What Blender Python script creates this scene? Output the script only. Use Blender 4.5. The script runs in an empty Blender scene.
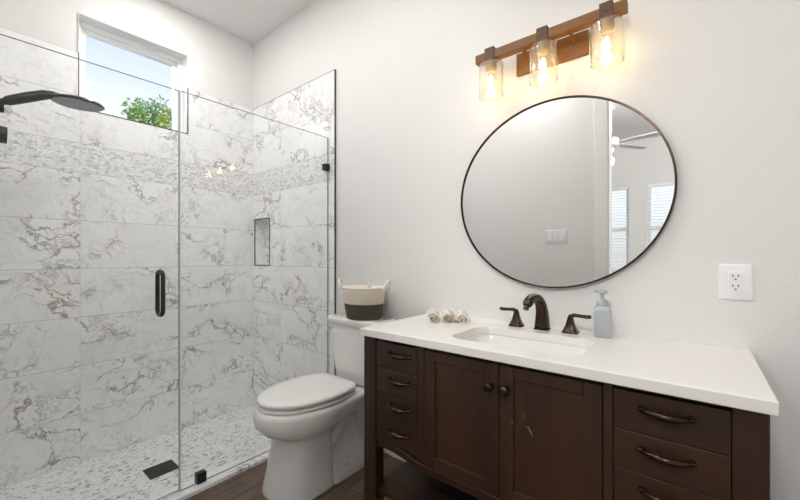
import bpy, bmesh, math, random
from mathutils import Vector, Matrix
PI = math.pi
S = bpy.context.scene
COL = S.collection

# ------------------------------------------------------------------ camera
cam = bpy.data.objects.new('camera', bpy.data.cameras.new('camera'))
COL.objects.link(cam)
cam.location = (2.798, -1.808, 1.186)
cam.rotation_euler = (PI / 2, 0, math.radians(44.036))
cam.data.sensor_width = 36.0
cam.data.sensor_fit = 'HORIZONTAL'
cam.data.lens = 371.29 / 800 * 36
cam.data.shift_x = 0.075
cam.data.shift_y = 0.0075
cam.data.clip_start = 0.02
S.camera = cam

# ------------------------------------------------------------------ sky, sun, daylight, exposure
S.view_settings.view_transform = 'Standard'
S.view_settings.look = 'None'
S.view_settings.gamma = 1.0
S.view_settings.use_curve_mapping = False
S.view_settings.exposure = 0.13
S.cycles.max_bounces = 14
S.cycles.diffuse_bounces = 8
S.cycles.glossy_bounces = 6
S.cycles.transmission_bounces = 8
S.cycles.transparent_max_bounces = 24
S.cycles.sample_clamp_indirect = 6.0
S.cycles.caustics_reflective = False
S.cycles.caustics_refractive = False

W = bpy.data.worlds.new('sky')
S.world = W
W.use_nodes = True
nt = W.node_tree
for n in list(nt.nodes):
    nt.nodes.remove(n)
tc = nt.nodes.new('ShaderNodeTexCoord')
sx = nt.nodes.new('ShaderNodeSeparateXYZ')
rp = nt.nodes.new('ShaderNodeValToRGB')
bg = nt.nodes.new('ShaderNodeBackground')
wo = nt.nodes.new('ShaderNodeOutputWorld')
e = rp.color_ramp.elements
e[0].position = 0.0
e[0].color = (0.55, 0.55, 0.52, 1)
e[1].position = 1.0
e[1].color = (0.20, 0.36, 0.72, 1)
x = e.new(0.10); x.color = (0.72, 0.74, 0.76, 1)
x = e.new(0.31); x.color = (0.74, 0.78, 0.84, 1)
x = e.new(0.48); x.color = (0.44, 0.52, 0.80, 1)
nt.links.new(tc.outputs['Generated'], sx.inputs[0])
nt.links.new(sx.outputs['Z'], rp.inputs['Fac'])
nt.links.new(rp.outputs['Color'], bg.inputs['Color'])
bg.inputs['Strength'].default_value = 1.45
nt.links.new(bg.outputs[0], wo.inputs['Surface'])


def light(name, kind, loc, energy, color=(1, 1, 1), rot=(0, 0, 0), parent=None, **kw):
    l = bpy.data.lights.new(name, kind)
    l.energy = energy
    l.color = color
    for k, v in kw.items():
        setattr(l, k, v)
    o = bpy.data.objects.new(name, l)
    COL.objects.link(o)
    o.location = loc
    o.rotation_euler = rot
    if parent:
        o.parent = parent
    return o


light('sun', 'SUN', (0, 0, 8), 3.4, (1, 0.95, 0.86),
      rot=Vector((-0.62, -0.10, -0.72)).to_track_quat('-Z', 'Y').to_euler(), angle=0.01)
# daylight at the shower window, then fill through an added bedroom side window
light('window_daylight', 'AREA', (-0.6, -0.93, 2.75), 9, (0.90, 0.95, 1.0),
      rot=Vector((0.9, 0.02, -0.25)).to_track_quat('-Z', 'Y').to_euler(), shape='RECTANGLE', size=0.6, size_y=0.5)
light('bedroom_side_fill', 'AREA', (6.35, -3.8, 1.4), 45, (0.95, 0.97, 1.0),
      rot=Vector((-1, 0.12, -0.02)).to_track_quat('-Z', 'Y').to_euler(), shape='RECTANGLE', size=2.4, size_y=2.0)
FILL_DOWNLIGHT_W = 9.0  # power of the added recessed fills
FILL_DOME_W = 5.5  # added bathroom dome
BED_FILL_W = 112  # added bedroom dome that shines in through the doorway
FAN_W = 1.5
BULB_W = 0.8

# ------------------------------------------------------------------ material helpers
def mat(name, color=(0.8, 0.8, 0.8), rough=0.5, metal=0.0, **kw):
    m = bpy.data.materials.new(name)
    m.use_nodes = True
    b = m.node_tree.nodes['Principled BSDF']
    b.inputs['Base Color'].default_value = (*color, 1)
    b.inputs['Roughness'].default_value = rough
    b.inputs['Metallic'].default_value = metal
    for k, v in kw.items():
        b.inputs[k.replace('_', ' ')].default_value = v
    return m


class N:
    """tiny node-building helper for one material"""
    def __init__(self, m):
        self.t = m.node_tree
        self.b = m.node_tree.nodes.get('Principled BSDF')

    def n(self, typ, **kw):
        o = self.t.nodes.new('ShaderNode' + typ)
        for k, v in kw.items():
            if k in o.inputs.keys():
                o.inputs[k].default_value = v
            else:
                setattr(o, k, v)
        return o

    def l(self, a, b):
        self.t.links.new(a, b)

    def math(self, op, a, b=None, clamp=False):
        o = self.n('Math', operation=op)
        o.use_clamp = clamp
        for i, v in enumerate((a, b)):
            if v is None:
                continue
            if isinstance(v, (int, float)):
                o.inputs[i].default_value = v
            else:
                self.l(v, o.inputs[i])
        return o.outputs[0]

    def ramp(self, fac, stops):
        o = self.n('ValToRGB')
        el = o.color_ramp.elements
        while len(el) > 1:
            el.remove(el[-1])
        el[0].position = stops[0][0]
        el[0].color = (*stops[0][1], 1)
        for p, c in stops[1:]:
            q = el.new(p)
            q.color = (*c, 1)
        self.l(fac, o.inputs['Fac'])
        return o.outputs['Color']

    def mix(self, fac, a, b, blend='MIX'):
        o = self.n('Mix', data_type='RGBA', blend_type=blend)
        for i, v in ((0, fac), (6, a), (7, b)):
            if isinstance(v, (int, float)):
                o.inputs[i].default_value = v
            elif isinstance(v, tuple):
                o.inputs[i].default_value = (*v, 1)
            else:
                self.l(v, o.inputs[i])
        return o.outputs[2]

    def coord(self, which='Object', scale=(1, 1, 1), rot=(0, 0, 0)):
        c = self.n('TexCoord')
        mp = self.n('Mapping')
        mp.inputs['Scale'].default_value = scale
        mp.inputs['Rotation'].default_value = rot
        self.l(c.outputs[which], mp.inputs['Vector'])
        return mp.outputs[0]

    def noise(self, vec, scale, detail=3, rough=0.5, dist=0.0):
        o = self.n('TexNoise', Scale=scale, Detail=detail, Roughness=rough, Distortion=dist)
        self.l(vec, o.inputs['Vector'])
        return o

    def bump(self, h, strength=0.2, dist=0.01):
        o = self.n('Bump', Strength=strength, Distance=dist)
        self.l(h, o.inputs['Height'])
        self.l(o.outputs[0], self.b.inputs['Normal'])

    def base(self, c):
        self.l(c, self.b.inputs['Base Color'])


def paint(name, color, rough=0.6, bump=0.12, scale=160):
    m = mat(name, color, rough)
    k = N(m)
    v = k.coord()
    n1 = k.noise(v, scale, 2, 0.6)
    k.bump(n1.outputs[0], bump, 0.004)
    n2 = k.noise(v, 3, 2)
    k.base(k.mix(n2.outputs[0], tuple(c * 0.985 for c in color), tuple(min(1, c * 1.012) for c in color)))
    return m


def wood(name, dark, lite, rough=0.35, scale=(1, 1, 1), rot=(0, 0, 0), gscale=9, coat=0.0):
    m = mat(name, lite, rough)
    k = N(m)
    v = k.coord('Object', scale, rot)
    n1 = k.noise(v, gscale, 5, 0.6, 0.6)
    n2 = k.noise(v, gscale * 5, 4, 0.7)
    f = k.math('ADD', k.math('MULTIPLY', n1.outputs[0], 0.75), k.math('MULTIPLY', n2.outputs[0], 0.25))
    n3 = k.noise(v, 3.2, 3, 0.55)
    f = k.math('ADD', k.math('MULTIPLY', f, 0.6), k.math('MULTIPLY', n3.outputs[0], 0.4))
    k.base(k.ramp(f, [(0.34, dark), (0.66, lite)]))
    k.bump(n2.outputs[0], 0.06, 0.002)
    k.b.inputs['Coat Weight'].default_value = coat
    k.b.inputs['Coat Roughness'].default_value = 0.3
    return m


def marble(name):
    m = mat(name, (0.85, 0.85, 0.85), 0.28)
    k = N(m)
    c = k.n('UVMap')
    mp = k.n('Mapping')
    k.l(c.outputs[0], mp.inputs['Vector'])
    base = mp.outputs[0]
    # warped coordinates
    w = k.noise(base, 2.6, 4, 0.55)
    wv = k.n('VectorMath', operation='SUBTRACT')
    k.l(w.outputs['Color'], wv.inputs[0])
    wv.inputs[1].default_value = (0.5, 0.5, 0.5)
    ws = k.n('VectorMath', operation='SCALE')
    ws.inputs['Scale'].default_value = 0.55
    k.l(wv.outputs[0], ws.inputs[0])
    ad = k.n('VectorMath', operation='ADD')
    k.l(base, ad.inputs[0])
    k.l(ws.outputs[0], ad.inputs[1])
    st = k.n('Mapping')
    st.inputs['Rotation'].default_value = (0, 0, 0.55)
    st.inputs['Scale'].default_value = (0.75, 1.25, 1)
    k.l(ad.outputs[0], st.inputs['Vector'])
    wp = st.outputs[0]
    # fine second warp for crackly edges
    w2 = k.noise(base, 14, 5, 0.65)
    w2v = k.n('VectorMath', operation='SUBTRACT')
    k.l(w2.outputs['Color'], w2v.inputs[0])
    w2v.inputs[1].default_value = (0.5, 0.5, 0.5)
    w2s = k.n('VectorMath', operation='SCALE')
    w2s.inputs['Scale'].default_value = 0.11
    k.l(w2v.outputs[0], w2s.inputs[0])
    ad2 = k.n('VectorMath', operation='ADD')
    k.l(wp, ad2.inputs[0])
    k.l(w2s.outputs[0], ad2.inputs[1])
    vor = k.n('TexVoronoi', feature='DISTANCE_TO_EDGE', Scale=5.2)
    k.l(ad2.outputs[0], vor.inputs['Vector'])
    vor2 = k.n('TexVoronoi', feature='DISTANCE_TO_EDGE', Scale=11.0)
    k.l(ad2.outputs[0], vor2.inputs['Vector'])
    # where veins gather
    msk = k.noise(wp, 3.4, 3, 0.5)
    mr = k.n('MapRange', interpolation_type='SMOOTHSTEP')
    mr.inputs['From Min'].default_value = 0.46
    mr.inputs['From Max'].default_value = 0.60
    k.l(msk.outputs[0], mr.inputs['Value'])
    mask = mr.outputs[0]
    thick = k.noise(base, 9, 3, 0.6)

    def line(d, width):
        wd = k.math('MULTIPLY', k.math('MULTIPLY', thick.outputs[0], thick.outputs[0]), width * 4)
        q = k.math('DIVIDE', d, wd)
        return k.math('SUBTRACT', 1.0, q, clamp=True)
    l1 = line(vor.outputs['Distance'], 0.040)
    l2 = line(vor2.outputs['Distance'], 0.036)
    v1 = k.math('MULTIPLY', l1, k.math('ADD', k.math('MULTIPLY', mask, 0.95), 0.10))
    v2 = k.math('MULTIPLY', k.math('MULTIPLY', l2, mask), 0.55)
    rg = k.noise(wp, 2.3, 6, 0.62, 0.4)
    rd = k.math('ABSOLUTE', k.math('SUBTRACT', rg.outputs[0], 0.5))
    l3 = k.math('SUBTRACT', 1.0, k.math('DIVIDE', rd, 0.018), clamp=True)
    v3 = k.math('MULTIPLY', l3, k.math('ADD', k.math('MULTIPLY', mask, 0.4), 0.16))
    vein = k.math('MAXIMUM', k.math('MAXIMUM', v1, v2), v3, clamp=True)
    # hue of the veins: grey, some of them rusty
    wn = k.noise(base, 1.7, 2)
    vc = k.ramp(wn.outputs[0], [(0.40, (0.17, 0.17, 0.175)), (0.56, (0.18, 0.165, 0.155)), (0.70, (0.30, 0.20, 0.12))])
    cl = k.noise(wp, 2.0, 4, 0.6)
    bc = k.ramp(cl.outputs[0], [(0.30, (0.84, 0.84, 0.845)), (0.52, (0.90, 0.90, 0.90))])
    k.base(k.mix(k.math('MULTIPLY', vein, 0.84), bc, vc))
    k.b.inputs['Specular IOR Level'].default_value = 0.3
    return m


def mosaic(name, sx_, sy_, stops, rough=0.3, bump=0.3):
    m = mat(name, (0.7, 0.7, 0.7), rough)
    k = N(m)
    c = k.n('UVMap')
    mp = k.n('Mapping')
    mp.inputs['Scale'].default_value = (sx_, sy_, 1)
    k.l(c.outputs[0], mp.inputs['Vector'])
    w = k.noise(mp.outputs[0], 0.8, 2)
    ad = k.n('VectorMath', operation='MULTIPLY_ADD')
    k.l(w.outputs['Color'], ad.inputs[0])
    ad.inputs[1].default_value = (0.9, 0.9, 0)
    k.l(mp.outputs[0], ad.inputs[2])
    v = k.n('TexVoronoi', feature='F1', Scale=1.0)
    k.l(ad.outputs[0], v.inputs['Vector'])
    ve = k.n('TexVoronoi', feature='DISTANCE_TO_EDGE', Scale=1.0)
    k.l(ad.outputs[0], ve.inputs['Vector'])
    bw = k.n('SeparateColor')
    k.l(v.outputs['Color'], bw.inputs[0])
    col = k.ramp(bw.outputs[0], stops)
    g = k.ramp(ve.outputs['Distance'], [(0.02, (0, 0, 0)), (0.09, (1, 1, 1))])
    k.base(k.mix(g, (0.68, 0.68, 0.67), col))
    k.bump(g, bump, 0.003)
    return m


def glass(name, tint=(0.94, 0.965, 0.955), f0=0.04, bump=0.0, boost=1.0, frost=0.0):
    """thin clear glass: lets light straight through, reflects by fresnel"""
    m = bpy.data.materials.new(name)
    m.use_nodes = True
    t = m.node_tree
    t.nodes.remove(t.nodes['Principled BSDF'])
    k = N(m)
    out = t.nodes['Material Output']
    tr = k.n('BsdfTransparent')
    tr.inputs['Color'].default_value = (*tint, 1)
    gl = k.n('BsdfGlossy')
    gl.inputs['Roughness'].default_value = 0.0
    lw = k.n('LayerWeight', Blend=0.5)
    f5 = k.math('POWER', lw.outputs['Facing'], 5.0)
    fac = k.math('MULTIPLY', k.math('ADD', k.math('MULTIPLY', f5, 0.96), f0), boost, clamp=True)
    mx = k.n('MixShader')
    k.l(fac, mx.inputs[0])
    k.l(tr.outputs[0], mx.inputs[1])
    k.l(gl.outputs[0], mx.inputs[2])
    k.l(mx.outputs[0], out.inputs['Surface'])
    if frost:      # bubbles in the glass scatter a little of the light
        tl = k.n('BsdfTranslucent')
        tl.inputs['Color'].default_value = (1.0, 0.96, 0.88, 1)
        m2 = k.n('MixShader')
        m2.inputs[0].default_value = frost
        k.l(mx.outputs[0], m2.inputs[1])
        k.l(tl.outputs[0], m2.inputs[2])
        k.l(m2.outputs[0], out.inputs['Surface'])
    if bump:
        v = k.coord()
        vo = k.n('TexVoronoi', feature='F1', Scale=140.0)
        k.l(v, vo.inputs['Vector'])
        rr = k.ramp(vo.outputs['Distance'], [(0.12, (1, 1, 1)), (0.3, (0, 0, 0))])
        bp = k.n('Bump', Strength=bump, Distance=0.002)
        k.l(rr, bp.inputs['Height'])
        k.l(bp.outputs[0], gl.inputs['Normal'])
    return m


def emit(name, color, strength):
    m = mat(name, (0, 0, 0))
    b = m.node_tree.nodes['Principled BSDF']
    b.inputs['Emission Color'].default_value = (*color, 1)
    b.inputs['Emission Strength'].default_value = strength
    return m


M = {}
M['wall'] = paint('wall_paint', (0.765, 0.76, 0.75), 0.55, 0.22, 120)
M['ceil'] = paint('ceiling_paint', (0.80, 0.79, 0.78), 0.7, 0.1)
M['trimpaint'] = mat('white_trim_paint', (0.83, 0.83, 0.82), 0.35)
M['vinyl'] = mat('white_vinyl', (0.86, 0.87, 0.87), 0.3)
M['marble'] = marble('veined_marble_tile')
M['grout'] = mat('grout', (0.42, 0.42, 0.42), 0.8)
M['mosaic'] = mosaic('mosaic_band', 46, 80, [(0.0, (0.50, 0.50, 0.50)), (0.22, (0.70, 0.70, 0.70)), (0.45, (0.84, 0.84, 0.84)), (1.0, (0.91, 0.91, 0.91))])
M['pan'] = mosaic('shower_floor_mosaic', 46, 78, [(0.0, (0.30, 0.30, 0.30)), (0.10, (0.48, 0.48, 0.48)), (0.2, (0.74, 0.75, 0.75)), (0.40, (0.88, 0.89, 0.89)), (1.0, (0.92, 0.93, 0.93))], 0.35, 0.2)
M['bronze'] = mat('oil_rubbed_bronze', (0.055, 0.037, 0.027), 0.24, 0.88)
M['black'] = mat('matte_black_metal', (0.022, 0.023, 0.025), 0.32, 0.3)
M['edge'] = mat('dark_tile_edge_metal', (0.10, 0.085, 0.075), 0.35, 0.6)
M['glass'] = glass('clear_shower_glass', (0.982, 0.988, 0.986), boost=0.7)
M['glassedge'] = mat('glass_edge', (0.22, 0.26, 0.26), 0.15)
M['seal'] = mat('clear_vinyl_seal', (0.74, 0.76, 0.76), 0.25)
M['porcelain'] = mat('white_porcelain', (0.80, 0.79, 0.775), 0.08, Coat_Weight=0.3)
M['seat'] = mat('toilet_seat_plastic', (0.82, 0.81, 0.795), 0.16)
M['chrome'] = mat('chrome', (0.75, 0.75, 0.76), 0.12, 1.0)
M['mirror'] = mat('mirror_silver', (0.93, 0.94, 0.935), 0.0, 1.0)
M['espresso'] = wood('espresso_wood', (0.013, 0.0052, 0.0026), (0.050, 0.0196, 0.0082), 0.34, (1.5, 1, 0.35), gscale=5, coat=0.12)
M['espresso_h'] = wood('espresso_wood_across', (0.015, 0.0060, 0.0030), (0.046, 0.0182, 0.0078), 0.34, (0.35, 1, 1.5), gscale=5, coat=0.12)
M['quartz'] = mat('white_quartz', (0.83, 0.815, 0.79), 0.22)
M['barwood'] = wood('warm_brown_wood', (0.135, 0.052, 0.006), (0.27, 0.112, 0.016), 0.5, (0.4, 3, 3), gscale=7)
M['strap'] = mat('rustic_bronze_strap', (0.11, 0.050, 0.024), 0.55, 0.1)
M['seeded'] = glass('seeded_glass', (0.985, 0.97, 0.94), bump=0.5, boost=2.6, frost=0.04)
M['bulbglass'] = glass('bulb_glass', (1.0, 0.95, 0.85), boost=0.6)
M['filament'] = emit('glowing_filament', (1.0, 0.82, 0.52), 22)
M['socket'] = mat('socket_bronze', (0.30, 0.20, 0.11), 0.45, 0.5)
M['soap'] = mat('grey_blue_bottle', (0.41, 0.45, 0.475), 0.28)
M['pump'] = mat('pale_grey_pump', (0.42, 0.46, 0.475), 0.35)
M['outlet'] = mat('white_outlet_plastic', (0.86, 0.86, 0.87), 0.25)
M['slot'] = mat('dark_slot', (0.05, 0.05, 0.05), 0.6)
M['blind'] = mat('white_blind', (0.86, 0.88, 0.88), 0.5)
M['fan'] = mat('fan_pale_grey', (0.50, 0.50, 0.495), 0.5)
M['globe'] = emit('frosted_globe_lit', (1, 0.97, 0.93), 1.0)
M['rubber'] = mat('rubber_nozzle_grey', (0.30, 0.33, 0.36), 0.45)
M['lens'] = emit('fill_light_lens', (1, 0.96, 0.90), 6)  # glowing face of the added ceiling fixtures
M['bark'] = mat('bark', (0.12, 0.085, 0.06), 0.9)
M['ground'] = mat('lawn_ground', (0.20, 0.24, 0.13), 0.95)
M['white_cloth'] = mat('white_cloth', (0.85, 0.85, 0.84), 0.9)

M['rope_white'] = mat('white_rope', (0.84, 0.81, 0.76), 0.9)
m = mat('olive_rope', (0.092, 0.085, 0.056), 0.9)
M['rope_dark'] = m
m = mat('cream_rope', (0.82, 0.75, 0.66), 0.9)
M['rope_lite'] = m
for key in ('rope_dark', 'rope_lite'):
    k = N(M[key])
    wv = k.n('TexWave', wave_type='BANDS', bands_direction='DIAGONAL', Scale=40.0, Distortion=1.0)
    k.l(k.coord('Object'), wv.inputs['Vector'])
    k.bump(wv.outputs['Fac'], 0.25, 0.002)

m = mat('towel_terry', (0.70, 0.62, 0.52), 0.95); k = N(m)
n1 = k.noise(k.coord(), 60, 4, 0.7)
n2 = k.noise(k.coord(), 350, 2)
k.base(k.ramp(n1.outputs[0], [(0.3, (0.66, 0.59, 0.49)), (0.65, (0.84, 0.78, 0.69))]))
k.bump(n2.outputs[0], 0.6, 0.004)
M['towel'] = m

# wood plank floor
m = mat('dark_plank_floor', (0.08, 0.06, 0.045), 0.4); k = N(m)
v = k.coord('Object')
br = k.n('TexBrick', offset=0.37)
br.inputs['Scale'].default_value = 1.0
br.inputs['Brick Width'].default_value = 1.2
br.inputs['Row Height'].default_value = 0.165
br.inputs['Mortar Size'].default_value = 0.0018
br.inputs['Color1'].default_value = (0.30, 0.30, 0.30, 1)
br.inputs['Color2'].default_value = (0.75, 0.75, 0.75, 1)
br.inputs['Mortar'].default_value = (0.0, 0.0, 0.0, 1)
rv = k.coord('Object', rot=(0, 0, PI / 2))
k.l(rv, br.inputs['Vector'])
gv = k.coord('Object', (14, 1.2, 1))
g1 = k.noise(gv, 3.5, 6, 0.65, 0.5)
gr = k.ramp(g1.outputs[0], [(0.3, (0.085, 0.055, 0.037)), (0.55, (0.185, 0.127, 0.088)), (0.75, (0.28, 0.20, 0.14))])
k.base(k.mix(0.55, gr, k.mix(1.0, gr, br.outputs['Color'], 'MULTIPLY')))
k.bump(g1.outputs[0], 0.08, 0.003)
M['plank'] = m

m = mat('leaf', (0.16, 0.28, 0.06), 0.6); k = N(m)
n1 = k.noise(k.coord(), 1.8, 3)
k.base(k.ramp(n1.outputs[0], [(0.3, (0.16, 0.36, 0.22)), (0.5, (0.32, 0.50, 0.16)), (0.7, (0.62, 0.64, 0.10))]))
k.b.inputs['Transmission Weight'].default_value = 0.0
k.b.inputs['Subsurface Weight'].default_value = 0.0
M['leaf'] = m

# ------------------------------------------------------------------ object helpers
def base_of(o):
    p = Vector((0, 0, 0))
    while o is not None:
        p += o.location
        o = o.parent
    return p


def obj(name, bm, material, parent=None, smooth=None, bevel=0.0, segs=2, subsurf=0):
    """ONE mesh object from a bmesh given in world coordinates"""
    me = bpy.data.meshes.new(name)
    if parent is not None:
        bmesh.ops.translate(bm, verts=bm.verts, vec=-base_of(parent))
    bmesh.ops.recalc_face_normals(bm, faces=bm.faces)
    if smooth:
        for f in bm.faces:
            f.smooth = True
    bm.to_mesh(me)
    bm.free()
    for mm in (material if isinstance(material, (list, tuple)) else [material]):
        me.materials.append(mm)
    o = bpy.data.objects.new(name, me)
    COL.objects.link(o)
    if parent is not None:
        o.parent = parent
    if bevel:
        b = o.modifiers.new('bevel', 'BEVEL')
        b.width = bevel
        b.segments = segs
        b.limit_method = 'ANGLE'
        b.angle_limit = math.radians(40)
    if subsurf:
        s = o.modifiers.new('sub', 'SUBSURF')
        s.levels = s.render_levels = subsurf
    if smooth and smooth is not True:
        try:
            me.set_sharp_from_angle(angle=math.radians(smooth))
        except Exception:
            pass
    return o


def thing(name, label, cat, loc=(0, 0, 0), group=None):
    o = bpy.data.objects.new(name, None)
    COL.objects.link(o)
    o.location = loc
    o.empty_display_size = 0.05
    tag(o, label, cat, group)
    return o


def tag(o, label, cat, group=None):
    o['label'] = label
    o['category'] = cat
    if group:
        o['group'] = group
    return o


def struct(name, bm, material, parent=None, **kw):
    o = obj(name, bm, material, parent, **kw)
    if parent is None:
        o['kind'] = 'structure'
    return o


def box(bm, x0, x1, y0, y1, z0, z1, mi=0):
    vs = [bm.verts.new((x, y, z)) for z in (z0, z1) for y in (y0, y1) for x in (x0, x1)]
    out = []
    for f in ((0, 2, 3, 1), (4, 5, 7, 6), (0, 1, 5, 4), (2, 6, 7, 3), (0, 4, 6, 2), (1, 3, 7, 5)):
        q = bm.faces.new([vs[i] for i in f])
        q.material_index = mi
        out.append(q)
    return out


def BX(*a, mi=0):
    bm = bmesh.new()
    box(bm, *a, mi=mi)
    return bm


def loft(secs, bm=None, cap0=True, cap1=True, closed=True):
    bm = bm or bmesh.new()
    rows = [[bm.verts.new(p) for p in s] for s in secs]
    n = len(rows[0])
    for a, b in zip(rows, rows[1:]):
        for i in range(n if closed else n - 1):
            j = (i + 1) % n
            bm.faces.new((a[i], a[j], b[j], b[i]))
    if cap0:
        bm.faces.new(rows[0][::-1])
    if cap1:
        bm.faces.new(rows[-1])
    return bm


def ring(cx, cy, z, r, n=32, ry=None, ph=0):
    ry = r if ry is None else ry
    return [(cx + r * math.cos(2 * PI * i / n + ph), cy + ry * math.sin(2 * PI * i / n + ph), z) for i in range(n)]


def lathe(cx, cy, prof, n=32, bm=None, cap0=True, cap1=True):
    return loft([ring(cx, cy, z, max(r, 1e-4), n) for r, z in prof], bm, cap0, cap1)


def rrect(cx, cy, hx, hy, r, z, n=6):
    """rounded rectangle outline"""
    pts = []
    for (sx_, sy_, a0) in ((1, 1, 0), (-1, 1, PI / 2), (-1, -1, PI), (1, -1, 1.5 * PI)):
        for i in range(n + 1):
            a = a0 + PI / 2 * i / n
            pts.append((cx + sx_ * (hx - r) + r * math.cos(a), cy + sy_ * (hy - r) + r * math.sin(a), z))
    return pts


def sweep(path, radii, n=12, bm=None, cap=True, flat=1.0, up=(0, 0, 1), fl2=1.0):
    """tube along a path; radii one per point; flat scales the section along the second axis"""
    bm = bm or bmesh.new()
    P = [Vector(p) for p in path]
    up = Vector(up)
    rows = []
    for i, p in enumerate(P):
        t = (P[min(i + 1, len(P) - 1)] - P[max(i - 1, 0)]).normalized()
        a = t.cross(up)
        if a.length < 1e-4:
            a = t.cross(Vector((1, 0, 0)))
        a.normalize()
        b = a.cross(t).normalized()
        r = radii[i] if isinstance(radii, (list, tuple)) else radii
        rows.append([p + a * (r * fl2 * math.cos(2 * PI * j / n)) + b * (r * flat * math.sin(2 * PI * j / n)) for j in range(n)])
    return loft(rows, bm, cap, cap)


def bez(p0, p1, p2, p3, n=12):
    out = []
    for i in range(n + 1):
        t = i / n
        u = 1 - t
        out.append(tuple(u**3 * a + 3 * u * u * t * b + 3 * u * t * t * c + t**3 * d for a, b, c, d in zip(p0, p1, p2, p3)))
    return out


def copy_part(src, parent, dloc=(0, 0, 0)):
    """a copy of a part (and its sub-parts) under a parent, moved by dloc"""
    c = src.copy()
    COL.objects.link(c)
    c.parent = parent
    c.location = src.location + Vector(dloc)
    for ch in [o for o in S.objects if o.parent == src]:
        q = ch.copy()
        COL.objects.link(q)
        q.parent = c
    return c


def slab(axis, at, thick, u0, u1, v0, v1, holes=()):
    """a wall slab: axis 'x' or 'y'; front face at `at`, solid from at to at+thick; u = the other horizontal, v = z"""
    bm = bmesh.new()
    us = sorted({u0, u1, *[h[i] for h in holes for i in (0, 1)]})
    vs = sorted({v0, v1, *[h[i] for h in holes for i in (2, 3)]})

    def P(u, v, d):
        w = at + thick * d
        return (w, u, v) if axis == 'x' else (u, w, v)

    def solid(i, j):
        if i < 0 or j < 0 or i >= len(us) - 1 or j >= len(vs) - 1:
            return False
        cu, cv = (us[i] + us[i + 1]) / 2, (vs[j] + vs[j + 1]) / 2
        return not any(h[0] < cu < h[1] and h[2] < cv < h[3] for h in holes)
    V = {}

    def g(i, j, d):
        if (i, j, d) not in V:
            V[(i, j, d)] = bm.verts.new(P(us[i], vs[j], d))
        return V[(i, j, d)]
    for i in range(len(us) - 1):
        for j in range(len(vs) - 1):
            if not solid(i, j):
                continue
            for d in (0, 1):
                bm.faces.new((g(i, j, d), g(i + 1, j, d), g(i + 1, j + 1, d), g(i, j + 1, d)))
            for (di, dj, a, b) in ((-1, 0, (i, j), (i, j + 1)), (1, 0, (i + 1, j), (i + 1, j + 1)),
                                   (0, -1, (i, j), (i + 1, j)), (0, 1, (i, j + 1), (i + 1, j + 1))):
                if not solid(i + di, j + dj):
                    bm.faces.new((g(*a, 0), g(*b, 0), g(*b, 1), g(*a, 1)))
    return bm


# ------------------------------------------------------------------ the room
CEIL = 3.037
FY = -1.88            # wall with the doorway, behind the camera
RX = 3.45             # right-hand wall
SF = -0.105           # shower floor level
NX0, NX1, NZ0, NZ1, ND = 0.036, 0.256, 1.107, 1.499, 0.09
NM = 0.002
WY0, WY1, WZ0, WZ1 = -1.276, -0.585, 2.112, 2.712

bm = bmesh.new()
box(bm, 0.998, RX, FY, 0, -0.15, 0)
box(bm, -0.5, 6.0, -5.95, FY, -0.15, 0)
struct('floor', bm, M['plank'])
struct('ceiling', BX(-0.2, RX + 0.12, FY, 0.15, CEIL, CEIL + 0.15), M['ceil'])
struct('wall_left', slab('x', 0, -0.16, FY, 0.0, -0.15, CEIL, [(WY0, WY1, WZ0, WZ1)]), M['wall'])
struct('wall_back', slab('y', 0, 0.15, -0.16, RX + 0.12, -0.15, CEIL, [(NX0 - NM, NX1 + NM, NZ0 - NM, NZ1 + NM)]), M['wall'])
struct('wall_right', slab('x', RX, 0.12, FY, 0.0, -0.15, CEIL), M['wall'])
DX0, DX1, DZ = 2.262, 3.22, 2.62
struct('wall_front', slab('y', FY, -0.12, -0.16, 6.0, -0.15, CEIL, [(DX0, DX1, 0.0, DZ)]), M['wall'])

# door opening: jamb lining and flat casing
bm = bmesh.new()
box(bm, DX0 - 0.001, DX0 + 0.016, FY - 0.125, FY + 0.005, 0, DZ)
box(bm, DX1 - 0.016, DX1 + 0.001, FY - 0.125, FY + 0.005, 0, DZ)
box(bm, DX0, DX1, FY - 0.125, FY + 0.005, DZ - 0.016, DZ + 0.001)
struct('trim_1', bm, M['trimpaint'], bevel=0.002)
bm = bmesh.new()
for y0, y1 in ((FY + 0.0005, FY + 0.017),):
    box(bm, DX0 - 0.082, DX0 + 0.008, y0, y1, 0, DZ + 0.09)
    box(bm, DX1 - 0.008, DX1 + 0.09, y0, y1, 0, DZ + 0.09)
    box(bm, DX0 + 0.008, DX1 - 0.008, y0, y1, DZ - 0.008, DZ + 0.09)
struct('trim_2', bm, M['trimpaint'], bevel=0.003)
bm = BX(1.02, RX, -0.016, -0.0005, 0.0, 0.125)
struct('baseboard_back', bm, M['trimpaint'], bevel=0.004)
struct('baseboard_right', BX(RX - 0.016, RX - 0.0005, FY + 0.02, -0.018, 0, 0.125), M['trimpaint'], bevel=0.004)
struct('baseboard_front', BX(1.02, DX0 - 0.085, FY + 0.0005, FY + 0.016, 0, 0.125), M['trimpaint'], bevel=0.004)

# ---- tiled shower surround: real tiles set over a grout bed
random.seed(7)
TH = 0.012
ROWS = [SF, 0.196, 0.500, 0.805, 1.107, 1.408, 1.710]
BAND = (1.710, 1.893)
TOPS = [1.893, 2.190, 2.458]


def cut(rects, h):
    out = []
    for (a, b, c, d) in rects:
        if h[1] <= a or h[0] >= b or h[3] <= c or h[2] >= d:
            out.append((a, b, c, d))
            continue
        if h[0] > a: out.append((a, h[0], c, d))
        if h[1] < b: out.append((h[1], b, c, d))
        a2, b2 = max(a, h[0]), min(b, h[1])
        if h[2] > c: out.append((a2, b2, c, h[2]))
        if h[3] < d: out.append((a2, b2, h[3], d))
    return out


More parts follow.
